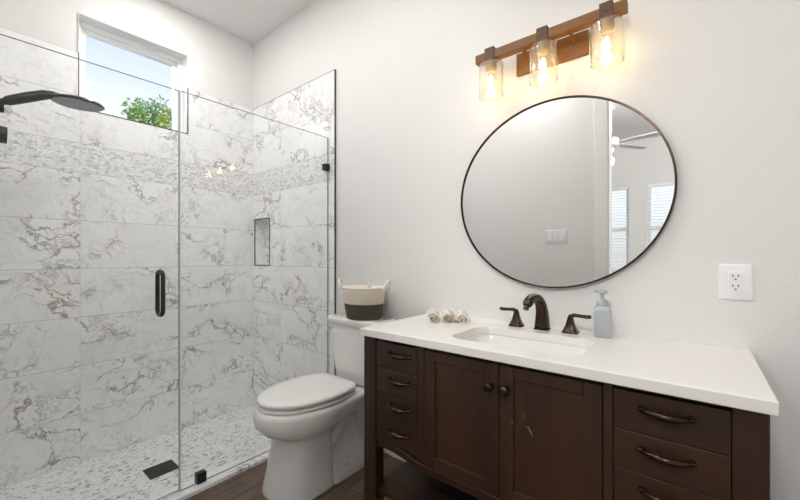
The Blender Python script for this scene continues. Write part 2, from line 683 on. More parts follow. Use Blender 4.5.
def tiled(name, axis, face, sgn, u0, u1, joints, hole=None):
    """tile cladding; face = coordinate of the finished tile surface, sgn = room side"""
    bm = bmesh.new()
    uvl = bm.loops.layers.uv.new('UVMap')

    def quad(a, b, c, d, off, mi, uo, uvo, flip=False):
        w = face + sgn * off
        ps = [(a, c), (b, c), (b, d), (a, d)]
        vs = [bm.verts.new((w, u, v) if axis == 'x' else (u, w, v)) for u, v in ps]
        f = bm.faces.new(vs)
        f.material_index = mi
        for lp, (u, v) in zip(f.loops, ps):
            lp[uvl].uv = (-u + uo, -v + uvo) if flip else (u + uo, v + uvo)
    # grout bed
    bed = [(u0, u1, ROWS[0], TOPS[-1])]
    if hole:
        bed = cut(bed, hole)
    for (a, b, c, d) in bed:
        quad(a, b, c, d, -0.0012, 1, 0, 0)
    us = [u0] + [j for j in joints if u0 < j < u1] + [u1]
    rows = list(zip(ROWS, ROWS[1:])) + list(zip(TOPS, TOPS[1:]))
    g = 0.0011
    for (c, d) in rows:
        for a, b in zip(us, us[1:]):
            uo, vo, fl = random.uniform(-40, 40), random.uniform(-40, 40), random.random() < 0.5
            rs = [(a + g * 0.4, b - g * 0.4, c + g, d - g)]
            if hole:
                rs = cut(rs, hole)
            for r in rs:
                quad(*r, 0, 0, uo, vo, fl)
    rs = [(u0, u1, BAND[0] + g, BAND[1] - g)]
    for r in (cut(rs, hole) if hole else rs):
        quad(*r, 0, 2, 0, 0)
    # outer rim so the cladding has its thickness
    bk = face - sgn * TH

    def side(p, q):
        (ua, va), (ub, vb) = p, q
        vs = [(face, ua, va), (face, ub, vb), (bk, ub, vb), (bk, ua, va)]
        f = bm.faces.new([bm.verts.new(v if axis == 'x' else (v[1], v[0], v[2])) for v in vs])
        f.material_index = 3
    if hole and hole[3] > TOPS[-1]:
        side((u0, TOPS[-1]), (hole[0], TOPS[-1]))
        side((hole[1], TOPS[-1]), (u1, TOPS[-1]))
    else:
        side((u0, TOPS[-1]), (u1, TOPS[-1]))
    side((u1, ROWS[0]), (u1, TOPS[-1]))
    side((u0, ROWS[0]), (u0, TOPS[-1]))
    me = bpy.data.meshes.new(name)
    bm.to_mesh(me)
    bm.free()
    for mm in (M['marble'], M['grout'], M['mosaic'], M['edge']):
        me.materials.append(mm)
    o = bpy.data.objects.new(name, me)
    COL.objects.link(o)
    o['kind'] = 'structure'
    return o


tiled('wall_shower_left', 'x', TH, 1, FY + TH, -TH, [-1.267, -0.657], (WY0, WY1, WZ0, 3.0))
tiled('wall_shower_back', 'y', -TH, -1, TH, 1.008, [0.405], (NX0, NX1, NZ0, NZ1))
tiled('wall_shower_front', 'y', FY + TH, 1, TH, 1.0, [0.405])

# dark metal edge strips along the tile ends
bm = bmesh.new()
box(bm, 1.008, 1.0125, -TH - 0.001, -0.0003, 0.0, 2.461)
struct('trim_3', bm, M['edge'])
bm = bmesh.new()
box(bm, 0.0, 1.0125, -TH - 0.0008, -0.0003, 2.458, 2.4605)
struct('trim_4', bm, M['edge'])
# niche lining with its dark frame
bm = bmesh.new()
uvl = bm.loops.layers.uv.new('UVMap')


def nq(ps, mi, off):
    f = bm.faces.new([bm.verts.new(p) for p in ps])
    f.material_index = mi
    for lp, p in zip(f.loops, ps):
        lp[uvl].uv = (p[0] + p[1] * 0.6 + off, p[2] + p[1] * 0.8 + off * 1.7)


b_ = ND
nq([(NX0, b_, NZ0), (NX1, b_, NZ0), (NX1, b_, NZ1), (NX0, b_, NZ1)], 0, 3.1)
nq([(NX0, b_, NZ0), (NX0, b_, NZ1), (NX0, -TH, NZ1), (NX0, -TH, NZ0)], 0, 5.2)
nq([(NX1, b_, NZ0), (NX1, b_, NZ1), (NX1, -TH, NZ1), (NX1, -TH, NZ0)], 0, 9.4)
nq([(NX0, b_, NZ0), (NX1, b_, NZ0), (NX1, -TH, NZ0), (NX0, -TH, NZ0)], 0, 1.4)
nq([(NX0, b_, NZ1), (NX1, b_, NZ1), (NX1, -TH, NZ1), (NX0, -TH, NZ1)], 0, 7.7)
struct('wall_niche', bm, M['marble'])
bm = bmesh.new()
t = 0.010
for (a, b, c, d) in ((NX0 - t / 2, NX0 + t / 2, NZ0 - t / 2, NZ1 + t / 2), (NX1 - t / 2, NX1 + t / 2, NZ0 - t / 2, NZ1 + t / 2),
                     (NX0, NX1, NZ0 - t / 2, NZ0 + t / 2), (NX0, NX1, NZ1 - t / 2, NZ1 + t / 2)):
    box(bm, a, b, -TH - 0.0025, -TH + 0.004, c, d)
struct('trim_5', bm, M['edge'])
# edge strip down the window jambs and along its sill
bm = bmesh.new()
for (a, b, c, d) in ((WY0 - 0.003, WY0 + 0.003, WZ0 - 0.003, 2.458), (WY1 - 0.003, WY1 + 0.003, WZ0 - 0.003, 2.458), (WY0, WY1, WZ0 - 0.003, WZ0 + 0.003)):
    box(bm, -0.002, TH + 0.002, a, b, c, d)
struct('trim_6', bm, M['edge'])

# shower pan, curb, drain
bm = bmesh.new()
uvl = bm.loops.layers.uv.new('UVMap')
for f in box(bm, 0.0, 0.90, FY, 0.0, SF - 0.05, SF):
    for lp in f.loops:
        lp[uvl].uv = (lp.vert.co.y, lp.vert.co.x)
struct('floor_shower', bm, M['pan'])
bm = bmesh.new()
uvl = bm.loops.layers.uv.new('UVMap')
for f in box(bm, 0.895, 0.997, FY, -TH, SF - 0.05, 0.019):
    for lp in f.loops:
        lp[uvl].uv = (lp.vert.co.y + 11.3, lp.vert.co.x + lp.vert.co.z + 4.2)
struct('trim_7', bm, M['marble'], bevel=0.002)

t = thing('floor_drain', 'black rectangular slotted drain set in the white shower floor mosaic', 'drain', (0.46, -0.945, SF))
bm = bmesh.new()
box(bm, 0.395, 0.525, -1.03, -1.02, SF, SF + 0.004)
box(bm, 0.395, 0.525, -0.87, -0.86, SF, SF + 0.004)
box(bm, 0.395, 0.405, -1.02, -0.87, SF, SF + 0.004)
box(bm, 0.515, 0.525, -1.02, -0.87, SF, SF + 0.004)
obj('frame', bm, M['black'], t)
bm = bmesh.new()
for i in range(11):
    y = -1.015 + i * 0.0136
    box(bm, 0.405, 0.515, y, y + 0.0085, SF, SF + 0.003)
box(bm, 0.405, 0.515, -1.02, -0.87, SF, SF + 0.001)
obj('grate', bm, M['black'], t)

# ---- shower window
win = bpy.data.objects.new('window_1', None)
COL.objects.link(win)
win.location = (-0.12, (WY0 + WY1) / 2, WZ0)
win['kind'] = 'structure'
bm = bmesh.new()
fx0, fx1 = -0.158, -0.085
fw = 0.034
box(bm, fx0, fx1, WY0, WY0 + fw, WZ0, WZ1)
box(bm, fx0, fx1, WY1 - fw, WY1, WZ0, WZ1)
box(bm, fx0, fx1, WY0 + fw, WY1 - fw, WZ1 - fw, WZ1)
box(bm, fx0, fx1, WY0 + fw, WY1 - fw, WZ0, WZ0 + 0.018)
obj('window_frame', bm, M['vinyl'], win, bevel=0.003)
bm = bmesh.new()
s0, s1, sw = WY0 + fw, WY1 - fw, 0.026
zt, zb = WZ1 - fw, WZ0 + 0.018
box(bm, fx0 + 0.015, fx1 - 0.022, s0, s0 + sw, zb, zt)
box(bm, fx0 + 0.015, fx1 - 0.022, s1 - sw, s1, zb, zt)
box(bm, fx0 + 0.015, fx1 - 0.022, s0 + sw, s1 - sw, zt - sw, zt)
box(bm, fx0 + 0.015, fx1 - 0.022, s0 + sw, s1 - sw, zb, zb + 0.012)
obj('sash', bm, M['vinyl'], win, bevel=0.002)
M['pane'] = glass('window_pane_glass', (0.97, 0.98, 0.99), boost=0.3)
obj('window_pane', BX(-0.127, -0.123, s0 + sw, s1 - sw, zb + 0.012, zt - sw), M['pane'], win)
bm = bmesh.new()
# painted return of the opening (sill and jambs carry on from the plaster)
box(bm, -0.085, 0.011, WY0 - 0.0, WY0 + 0.002, WZ0, WZ1)
box(bm, -0.085, 0.011, WY1 - 0.002, WY1, WZ0, WZ1)
box(bm, -0.085, 0.011, WY0, WY1, WZ0, WZ0 + 0.002)
box(bm, -0.085, 0.0005, WY0, WY1, WZ1 - 0.002, WZ1)
obj('window_return', bm, M['trimpaint'], win)

# ------------------------------------------------------------------ shower glass
GX = 0.948
GT = 0.005


def glass_sheet(name, y0, y1, z0, z1, parent):
    bm = bmesh.new()
    for f in box(bm, GX - GT, GX + GT, y0, y1, z0, z1):
        if abs(f.calc_center_median().x - GX) < 1e-5:
            f.material_index = 1
    return obj(name, bm, [M['glass'], M['glassedge']], parent)


t = thing('shower_screen', 'fixed clear glass shower panel clipped to the marble wall beside the toilet', 'glass panel', (GX, -0.53, 0.02))
glass_sheet('glass_pane', -1.033, -0.017, 0.0205, 2.005, t)
for (y0, y1, z0, z1) in ((-0.058, -0.0125, 1.775, 1.820), (-0.955, -0.905, 0.0195, 0.072)):
    bm = bmesh.new()
    box(bm, GX - 0.016, GX + 0.016, y0, y1, z0, z1)
    obj('clip', bm, M['black'], t, bevel=0.002)

t = thing('shower_door', 'clear glass shower door with a black loop pull handle', 'shower door', (GX, -1.4, 0.02))
glass_sheet('glass_pane', -1.858, -1.041, 0.028, 2.003, t)
obj('seal', BX(GX - 0.008, GX + 0.008, -1.0402, -1.0342, 0.024, 2.003), M['seal'], t)
bm = bmesh.new()
hy = -1.130
for s in (-1, 1):
    path = []
    x1 = GX + s * 0.034
    zt, zb = 1.112, 0.905
    for i in range(9):
        a = PI / 2 * i / 8
        path.append((GX + s * (0.004 + 0.030 * math.sin(a)), hy, zt - 0.026 + 0.026 * math.cos(a)))
    for i in range(9):
        a = PI / 2 * i / 8
        path.append((GX + s * (0.004 + 0.030 * math.cos(a)), hy, zb + 0.026 - 0.026 * math.sin(a)))
    sweep(path, 0.0105, 14, bm, up=(0, 1, 0))
obj('handle', bm, M['black'], t, smooth=True)
for z in (0.30, 1.72):
    bm = bmesh.new()
    box(bm, GX - 0.014, GX + 0.014, -1.867, -1.80, z, z + 0.09)
    obj('hinge', bm, M['black'], t, bevel=0.003)

# ------------------------------------------------------------------ hand shower on the doorway-side wall
SX = 0.50
t = thing('hand_shower', 'black handheld shower with a wide flat round head in its wall holder', 'shower head', (SX, FY + TH, 1.9))
hc = Vector((SX, -1.372, 1.975))
tilt = Matrix.Rotation(math.radians(5), 4, 'Y')


def disc(prof, c, rot, n=40):
    bm = lathe(0, 0, prof, n)
    bmesh.ops.transform(bm, matrix=Matrix.Translation(c) @ rot, verts=bm.verts)
    return bm


obj('head', disc([(0.03, 0.020), (0.07, 0.016), (0.112, 0.004), (0.118, -0.004), (0.112, -0.009), (0.108, -0.0085)], hc, tilt), M['black'], t, smooth=35)
bm = disc([(0.106, -0.0082), (0.106, -0.0115), (0.02, -0.013)], hc, tilt)
for rr, nn in ((0.02, 6), (0.045, 12), (0.07, 18), (0.094, 24)):
    for i in range(nn):
        a = 2 * PI * i / nn
        b2 = lathe(rr * math.cos(a), rr * math.sin(a), [(0.0032, -0.012), (0.0022, -0.0165)], 6)
        bmesh.ops.transform(b2, matrix=Matrix.Translation(hc) @ tilt, verts=b2.verts)
        tmp = bpy.data.meshes.new('tmp'); b2.to_mesh(tmp); b2.free(); bm.from_mesh(tmp); bpy.data.meshes.remove(tmp)
obj('spray_face', bm, M['rubber'], t)
obj('handle', sweep([(SX, -1.445, 1.985), (SX, -1.475, 1.983), (SX, -1.51, 1.972), (SX, -1.57, 1.942), (SX, -1.64, 1.905), (SX, -1.655, 1.897), (SX, -1.70, 1.872)],
                    [0.013, 0.018, 0.023, 0.024, 0.022, 0.015, 0.014], 16), M['black'], t, smooth=True)
bm = sweep([(SX, FY + TH, 1.86), (SX, -1.80, 1.86), (SX, -1.72, 1.862), (SX, -1.655, 1.862)], [0.014, 0.014, 0.022, 0.018], 14)
obj('holder', bm, M['black'], t, smooth=True)
bm = sweep([(SX, FY + TH, 1.86), (SX, FY + TH + 0.010, 1.86)], 0.034, 24)
obj('wall_flange', bm, M['black'], t, smooth=40)
bm = sweep([(SX, FY + TH, 1.745), (SX, -1.76, 1.745), (SX, -1.645, 1.742)], [0.036, 0.042, 0.038], 20)
obj('diverter', bm, M['black'], t, smooth=40)
bm = sweep(bez((SX, -1.70, 1.872), (SX, -1.79, 1.88), (SX, -1.83, 1.35), (SX, -1.80, 1.30), 14) +
           bez((SX, -1.80, 1.30), (SX, -1.77, 1.26), (SX, -1.77, 1.40), (SX, -1.79, 1.71), 14)[1:], 0.007, 10)
obj('hose', bm, M['black'], t, smooth=True)

# ------------------------------------------------------------------ toilet
TX = 1.300
TK = 1.340    # tank centre line
t = thing('toilet', 'white elongated two piece toilet between shower panel and vanity', 'toilet', (TX, -0.42, 0))


def egg(a, yf, yb, z, ym=None, nb=2.0, nf=2.1, n=40, cx=TX):
    """egg outline: half width a, front yf (negative), back yb"""
    ym = (yf + yb) / 2 if ym is None else ym
    pts = []
    for i in range(n):
        th = 2 * PI * i / n
        c, s = math.cos(th), math.sin(th)
        ex = nf if s < 0 else nb
        x = a * math.copysign(abs(c) ** (2 / ex), c)
        y = (ym - yf) * math.copysign(abs(s) ** (2 / ex), s) if s < 0 else (yb - ym) * abs(s) ** (2 / ex)
        pts.append((cx + x, ym + y, z))
    return pts


secs = [egg(0.150, -0.755, -0.42, 0.0, -0.58, 6, 2.6), egg(0.149, -0.753, -0.42, 0.012, -0.58, 6, 2.6), egg(0.144, -0.742, -0.425, 0.05, -0.58, 6, 2.6),
        egg(0.140, -0.724, -0.43, 0.12, -0.57, 6, 2.6), egg(0.138, -0.706, -0.43, 0.20, -0.56, 6, 2.5), egg(0.139, -0.700, -0.43, 0.270, -0.56, 6, 2.4),
        egg(0.142, -0.706, -0.43, 0.292, -0.56, 5, 2.35), egg(0.156, -0.745, -0.42, 0.309, -0.55, 4, 2.3),
        egg(0.174, -0.785, -0.37, 0.327, -0.54, 3.2, 2.2), egg(0.184, -0.806, -0.29, 0.350, -0.53, 2.8, 2.15), egg(0.190, -0.815, -0.18, 0.382, -0.52, 3, 2.1),
        egg(0.191, -0.814, -0.08, 0.412, -0.51, 3.2, 2.1), egg(0.188, -0.809, -0.06, 0.428, -0.51, 3.4, 2.1), egg(0.181, -0.802, -0.065, 0.436, -0.51, 3.4, 2.1)]
obj('bowl', loft(secs), M['porcelain'], t, smooth=True)
# foot behind the column, with the trapway bulging above it
bm = loft([rrect(TX, -0.27, 0.146, 0.19, 0.04, 0.0), rrect(TX, -0.27, 0.144, 0.19, 0.04, 0.040), rrect(TX, -0.27, 0.128, 0.185, 0.04, 0.062),
           rrect(TX, -0.27, 0.080, 0.18, 0.035, 0.105), rrect(TX, -0.26, 0.050, 0.17, 0.03, 0.20), rrect(TX, -0.26, 0.052, 0.19, 0.03, 0.33), rrect(TX, -0.24, 0.10, 0.18, 0.03, 0.41)])
obj('foot', bm, M['porcelain'], t, smooth=50)
bm = bmesh.new()
for s in (-1, 1):
    sweep(bez((TX + s * 0.07, -0.44, 0.19), (TX + s * 0.075, -0.34, 0.26), (TX + s * 0.075, -0.30, 0.38), (TX + s * 0.06, -0.20, 0.33), 14) +
          bez((TX + s * 0.06, -0.20, 0.33), (TX + s * 0.055, -0.13, 0.29), (TX + s * 0.05, -0.13, 0.18), (TX + s * 0.05, -0.14, 0.08), 10)[1:],
          [0.045] * 25, 16, bm)
obj('trapway', bm, M['porcelain'], t, smooth=True)
b0 = None
for s in (1, -1):
    bm = lathe(TX + s * 0.122, -0.335, [(0.016, 0.058), (0.016, 0.074), (0.011, 0.086), (0.003, 0.090)], 20)
    obj('bolt_cap', bm, M['seat'], t, smooth=True)
# seat ring and lid
def seat_out(z, a, yf, yb):
    # the back tapers in and ends straight
    pts = []
    ym = -0.47
    nf = 2.05
    for i in range(32):
        th = PI + PI * i / 31
        c, s_ = math.cos(th), math.sin(th)
        pts.append((TX + a * math.copysign(abs(c) ** (2 / nf), c), ym - (ym - yf) * abs(s_) ** (2 / nf), z))
    wb = a * 0.58
    for f in (0.15, 0.3, 0.45, 0.6, 0.75, 0.87):
        w = wb + (a - wb) * math.sqrt(max(0, 1 - f ** 2.2))
        pts.append((TX + w, ym + (yb - ym) * f, z))
    back = [(TX + wb + (a - wb) * 0.25, ym + (yb - ym) * 0.955, z), (TX + wb * 0.94, yb, z), (TX + wb * 0.5, yb, z), (TX, yb, z)]
    pts += back
    half = pts[32:]
    pts += [(2 * TX - p[0], p[1], z) for p in half[::-1][1:]]
    return pts


bm = loft([seat_out(0.437, 0.179, -0.792, -0.268), seat_out(0.441, 0.185, -0.798, -0.262), seat_out(0.452, 0.186, -0.799, -0.262), seat_out(0.456, 0.180, -0.793, -0.267)])
obj('seat', bm, M['seat'], t, smooth=60)
bm = loft([seat_out(0.4625, 0.178, -0.791, -0.264), seat_out(0.466, 0.185, -0.798, -0.258), seat_out(0.477, 0.186, -0.799, -0.257),
           seat_out(0.4835, 0.183, -0.796, -0.260), seat_out(0.4875, 0.175, -0.786, -0.268), seat_out(0.4895, 0.13, -0.73, -0.31), seat_out(0.490, 0.05, -0.60, -0.40)])
obj('lid', bm, M['seat'], t, smooth=True)
for s in (-1, 1):
    bm = sweep([(TX + s * 0.085, -0.252, 0.460), (TX + s * 0.030, -0.252, 0.460)], 0.011, 12)
    box(bm, TX + s * 0.058 - 0.02, TX + s * 0.058 + 0.02, -0.262, -0.242, 0.4365, 0.460)
    obj('hinge', bm, M['seat'], t, smooth=40)


def tanksec(hx, yf, z, bow, r=0.035, n=10):
    """tank outline with a gently bowed front"""
    pts = rrect(TK, (yf - 0.025) / 2, hx, (-0.025 - yf) / 2, r, z, n)
    out = []
    # subdivide the long front edge so it can bow
    for i, p in enumerate(pts):
        q = pts[(i + 1) % len(pts)]
        out.append(p)
        if abs(p[1] - yf) < 1e-6 and abs(q[1] - yf) < 1e-6 and abs(p[0] - q[0]) > hx:
            for j in range(1, 10):
                f = j / 10
                out.append((p[0] + (q[0] - p[0]) * f, yf, z))
    res = []
    for (x, y, z_) in out:
        f = max(0, 1 - ((x - TK) / hx) ** 2)
        d = bow * f if y < (yf - 0.025) / 2 else 0
        res.append((x, y - d, z_))
    return res


bm = loft([tanksec(0.135, -0.180, 0.437, 0.012), tanksec(0.146, -0.195, 0.455, 0.016), tanksec(0.155, -0.202, 0.52, 0.018), tanksec(0.176, -0.212, 0.767, 0.02), tanksec(0.175, -0.210, 0.778, 0.02)])
obj('tank', bm, M['porcelain'], t, smooth=50)
bm = loft([tanksec(0.197, -0.212, 0.778, 0.022), tanksec(0.203, -0.218, 0.782, 0.022), tanksec(0.204, -0.219, 0.810, 0.022), tanksec(0.200, -0.215, 0.819, 0.022), tanksec(0.189, -0.205, 0.822, 0.02)])
obj('tank_lid', bm, M['porcelain'], t, smooth=60)
bm = sweep([(TK - 0.150, -0.165, 0.745), (TK - 0.172, -0.165, 0.745)], [0.013, 0.011], 16)
sweep([(TK - 0.170, -0.165, 0.745), (TK - 0.174, -0.20, 0.743), (TK - 0.174, -0.228, 0.739)], [0.006, 0.006, 0.008], 12, bm)
obj('flush_lever', bm, M['chrome'], t, smooth=50)

# ------------------------------------------------------------------ basket on the tank
BXc, BYc, BZ = 1.378, -0.138, 0.8225
t = thing('storage_basket', 'two tone rope basket, cream above olive green, on the toilet tank', 'basket', (BXc, BYc, BZ))


def coil(z0, z1, r0, r1, n, inner=0.008, bottom=False):
    """wall of stacked rope coils with a hollow inside"""
    prof = []
    h = (z1 - z0) / n
    for i in range(n):
        for kf in range(5):
            f = kf / 5
            z = z0 + (i + f) * h
            r = r0 + (r1 - r0) * ((z - z0) / (z1 - z0))
            prof.append((r + 0.0032 * math.sin(PI * f), z))
    prof.append((r1, z1))
    back = [(r1 - inner, z1)]
    back.append((r0 - inner, z0 + (0.01 if bottom else 0)))
    if bottom:
        return lathe(BXc, BYc, [(0.001, z0)] + prof + back + [(0.001, z0 + 0.01)], 48)
    p = prof + back
    rows = [ring(BXc, BYc, z, r, 48) for r, z in p]
    return loft(rows + [rows[0]], None, False, False)


obj('base_band', coil(BZ, BZ + 0.088, 0.098, 0.114, 8, bottom=True), M['rope_dark'], t, smooth=True)
bm = coil(BZ + 0.088, BZ + 0.184, 0.114, 0.128, 9)
bmesh.ops.remove_doubles(bm, verts=bm.verts, dist=1e-5)
obj('upper_band', bm, M['rope_lite'], t, smooth=True)
ax = Vector((math.cos(math.radians(18)), math.sin(math.radians(18)), 0))
tn = Vector((-ax.y, ax.x, 0))
for s in (-1, 1):
    c0 = Vector((BXc, BYc, BZ + 0.165)) + ax * (s * 0.131)
    path = []
    for i in range(17):
        a = PI * i / 16
        path.append(c0 + tn * (0.042 * math.cos(a)) + Vector((0, 0, 0.058 * math.sin(a))) + ax * (s * 0.026 * math.sin(a)))
    obj('loop_handle', sweep(path, 0.0062, 10), M['rope_white'], t, smooth=True)
# something white and crumpled poking out of it
random.seed(3)
bm = bmesh.new()
bmesh.ops.create_icosphere(bm, subdivisions=4, radius=1)
for v in bm.verts:
    n_ = v.co.normalized()
    d = 0.10 * math.sin(9 * n_.x + 2) * math.sin(8 * n_.y) + 0.08 * math.sin(13 * n_.z + 5 * n_.x)
    v.co = n_ * (1 + d)
    v.co.x *= 0.056; v.co.y *= 0.042; v.co.z *= 0.07
    v.co += Vector((BXc + 0.040, BYc + 0.026, BZ + 0.112))
o = obj('crumpled_cloth', bm, M['white_cloth'], None, smooth=True)
tag(o, 'crumpled white cloth poking out of the rope basket', 'cloth')
nub = sweep([(BXc + 0.022, BYc + 0.028, BZ + 0.17), (BXc + 0.016, BYc + 0.028, BZ + 0.205), (BXc + 0.022, BYc + 0.030, BZ + 0.222), (BXc + 0.034, BYc + 0.032, BZ + 0.218)],
            [0.014, 0.009, 0.010, 0.006], 12)
c = obj('corner', nub, M['white_cloth'], None, smooth=True)
c.parent = o

# ------------------------------------------------------------------ vanity cabinet
VX0, VX1 = 1.759, 2.909
VF = -0.585
VT = 0.848
CXm = (VX0 + VX1) / 2
van = thing('bathroom_vanity', 'dark brown wooden vanity cabinet with open lower shelf under white counter', 'vanity', (CXm, -0.3, 0))
LW = 0.057
for (a, w_, b) in ((VX0, 0.064, VF), (VX1 - LW, LW, VF), (VX0, 0.064, -0.065), (VX1 - LW, LW, -0.065)):
    obj('leg', BX(a, a + w_, b, b + LW, 0, VT), M['espresso'], van, bevel=0.003)
# carcass: sides, back, bottom, dividers
bm = bmesh.new()
zb = 0.405
box(bm, VX0 + 0.012, VX0 + 0.030, VF + LW, -0.065, zb, VT)
box(bm, VX1 - 0.030, VX1 - 0.012, VF + LW, -0.065, zb, VT)
box(bm, VX0 + LW, VX1 - LW, -0.030, -0.018, zb, VT)
box(bm, VX0 + 0.030, VX1 - 0.030, VF + 0.04, -0.030, zb + 0.005, zb + 0.021)
obj('carcass', bm, M['espresso'], van, bevel=0.001)
FYb = VF + 0.012      # front face of the face frame
bm = bmesh.new()
box(bm, 2.0225, 2.050, FYb - 0.006, FYb + 0.018, zb, VT)
box(bm, 2.610, 2.631, FYb - 0.006, FYb + 0.018, zb, VT)
box(bm, VX0 + LW, VX1 - LW, FYb + 0.002, FYb + 0.018, 0.834, VT)
box(bm, VX0 + LW, VX1 - LW, FYb + 0.006, FYb + 0.017, zb, 0.424)
obj('face_frame', bm, M['espresso'], van, bevel=0.0015)
# shaped apron with its bead
def apron_z(x):
    d = abs(x - CXm)
    pts = [(0.0, 0.391), (0.315, 0.391), (0.335, 0.396), (0.36, 0.406), (0.40, 0.414), (0.44, 0.419), (0.48, 0.418), (0.52, 0.412)]
    for (a, za), (b, zb_) in zip(pts, pts[1:]):
        if a <= d <= b:
            f = (d - a) / (b - a)
            f = f * f * (3 - 2 * f)
            return za + (zb_ - za) * f
    return pts[-1][1]


xs = [VX0 + LW + (VX1 - VX0 - 2 * LW) * i / 60 for i in range(61)]
secs = []
for x in xs:
    z = apron_z(x)
    secs.append([(x, FYb + 0.0, z - 0.030), (x, FYb, z + 0.004), (x, FYb + 0.018, z + 0.004), (x, FYb + 0.018, z - 0.030)])
obj('apron', loft(secs), M['espresso_h'], van, smooth=40)
obj('bead', sweep([(x, FYb - 0.002, apron_z(x)) for x in xs], 0.0045, 8), M['espresso_h'], van, smooth=True)
# slatted lower shelf
bm = bmesh.new()
n = 7
y0, y1 = VF + 0.02, -0.025
st = (y1 - y0) / n
for i in range(n):
    box(bm, VX0 + 0.035, VX1 - 0.035, y0 + i * st, y0 + (i + 1) * st - 0.003, 0.188, 0.206)
for a in (VX0 + 0.045, VX1 - 0.085, CXm - 0.02):
    box(bm, a, a + 0.04, VF + 0.03, -0.03, 0.170, 0.188)
obj('shelf', bm, M['espresso'], van, bevel=0.001)


# drawers with their bow pulls
def pull_bm(cx, cz):
    bm = bmesh.new()
    L = 0.046
    path, rad = [], []
    yb = FYb - 0.008
    for i in range(21):
        f = i / 20 * 2 - 1
        path.append((cx + L * f, yb - 0.004 - 0.023 * (1 - f * f) ** 0.8, cz - 0.002 * (1 - f * f)))
        rad.append(0.0052 + 0.0046 * (1 - f * f) ** 1.5)
    sweep(path, rad, 10, bm, flat=1.0)
    for s in (-1, 1):
        sweep([(cx + s * L, yb, cz), (cx + s * L, yb - 0.006, cz)], [0.0095, 0.007], 14, bm)
        sweep([(cx + s * (L - 0.002), yb - 0.008, cz), (cx + s * (L + 0.009), yb - 0.006, cz)], [0.007, 0.0035], 10, bm)
    return bm


def drawer(x0, x1, z0, z1):
    d = obj('drawer', BX(x0, x1, FYb - 0.008, FYb + 0.010, z0, z1), M['espresso_h'], van, bevel=0.0014)
    p = obj('pull', pull_bm((x0 + x1) / 2 + (0.0185 if x0 < 2.3 else -0.003), (z0 + z1) / 2 + (0.010 if x0 < 2.3 else 0.0125)), M['bronze'], van, smooth=50)
    p.parent = d
    return d


ZS = [0.833, 0.7285, 0.6245, 0.5205, 0.4225]
for (x0, x1) in ((1.8245, 2.0215), (2.633, 2.8505)):
    for a, b in zip(ZS, ZS[1:]):
        drawer(x0, x1, b + 0.001, a - 0.001)


# shaker doors
def door(x0, x1, z0, z1, knob_x):
    w = 0.044
    yf, yk = FYb - 0.008, FYb + 0.010
    bm = bmesh.new()
    box(bm, x0, x0 + w, yf, yk, z0, z1)
    box(bm, x1 - w, x1, yf, yk, z0, z1)
    box(bm, x0 + w, x1 - w, yf, yk, z1 - w * 0.85, z1)
    box(bm, x0 + w, x1 - w, yf, yk, z0, z0 + w)
    d = obj('door', bm, M['espresso'], van, bevel=0.0018)
    p = obj('panel', BX(x0 + w - 0.002, x1 - w + 0.002, yf + 0.009, yk - 0.001, z0 + w - 0.002, z1 - w * 0.85 + 0.002), M['espresso'], van)
    p.parent = d
    bm = bmesh.new()
    kz = 0.757
    sweep([(knob_x, yf, kz), (knob_x, yf - 0.003, kz), (knob_x, yf - 0.004, kz), (knob_x, yf - 0.012, kz), (knob_x, yf - 0.016, kz), (knob_x, yf - 0.022, kz), (knob_x, yf - 0.027, kz), (knob_x, yf - 0.029, kz)],
          [0.012, 0.012, 0.006, 0.006, 0.014, 0.0155, 0.012, 0.004], 20, bm)
    kn = obj('knob', bm, M['bronze'], van, smooth=50)
    kn.parent = d
    return d


door(2.0525, 2.3285, 0.397, 0.833, 2.302)
d = door(2.3315, 2.6075, 0.397, 0.833, 2.353)
# pale scratches worn into the right door's panel and stile
yp = FYb + 0.001
M['scratch'] = mat('bare_wood_scratch', (0.42, 0.32, 0.22), 0.7)
for pts, rad in (([(2.413, yp, 0.657), (2.419, yp - 0.0002, 0.650), (2.424, yp - 0.0002, 0.641), (2.428, yp, 0.630)], [0.0006, 0.0014, 0.0014, 0.0006]),
                 ([(2.404, yp, 0.689), (2.405, yp - 0.0002, 0.682), (2.404, yp, 0.676)], [0.0005, 0.0010, 0.0005]),
                 ([(2.3735, yp - 0.0085, 0.664), (2.372, yp - 0.0092, 0.656), (2.369, yp - 0.009, 0.650)], [0.0005, 0.0009, 0.0005])):
    q = obj('scratch', sweep(pts, rad, 6), M['scratch'], van)
    q.parent = d
    q['label'] = 'pale scratch'

# ------------------------------------------------------------------ worktop, sink
CT0, CT1 = 0.8485, 0.879
CXa, CXb, CYf, CYb = 1.757, 2.919, -0.609, -0.0005
SKx, SKy, SKhx, SKhy, SKr = 2.322, -0.355, 0.215, 0.156, 0.065
bm = bmesh.new()
outer = [(CXa, CYf), (CXb, CYf), (CXb, CYb), (CXa, CYb)]
inner = [(p[0], p[1]) for p in rrect(SKx, SKy, SKhx, SKhy, SKr, 0, 8)]


def loop_edges(pts, z):
    vs = [bm.verts.new((*p, z)) for p in pts]
    return vs, [bm.edges.new((vs[i], vs[(i + 1) % len(vs)])) for i in range(len(vs))]


ov, oe = loop_edges(outer, CT1)
iv, ie = loop_edges(inner, CT1)
fill = bmesh.ops.triangle_fill(bm, edges=oe + ie, use_beauty=True)
ex = bmesh.ops.extrude_face_region(bm, geom=[g for g in fill['geom'] if isinstance(g, bmesh.types.BMFace)])
bmesh.ops.translate(bm, vec=(0, 0, CT0 - CT1), verts=[g for g in ex['geom'] if isinstance(g, bmesh.types.BMVert)])
o = obj('countertop', bm, M['quartz'], None, bevel=0.0025)
tag(o, 'white quartz countertop with an undermount sink cutout on the dark vanity', 'countertop')

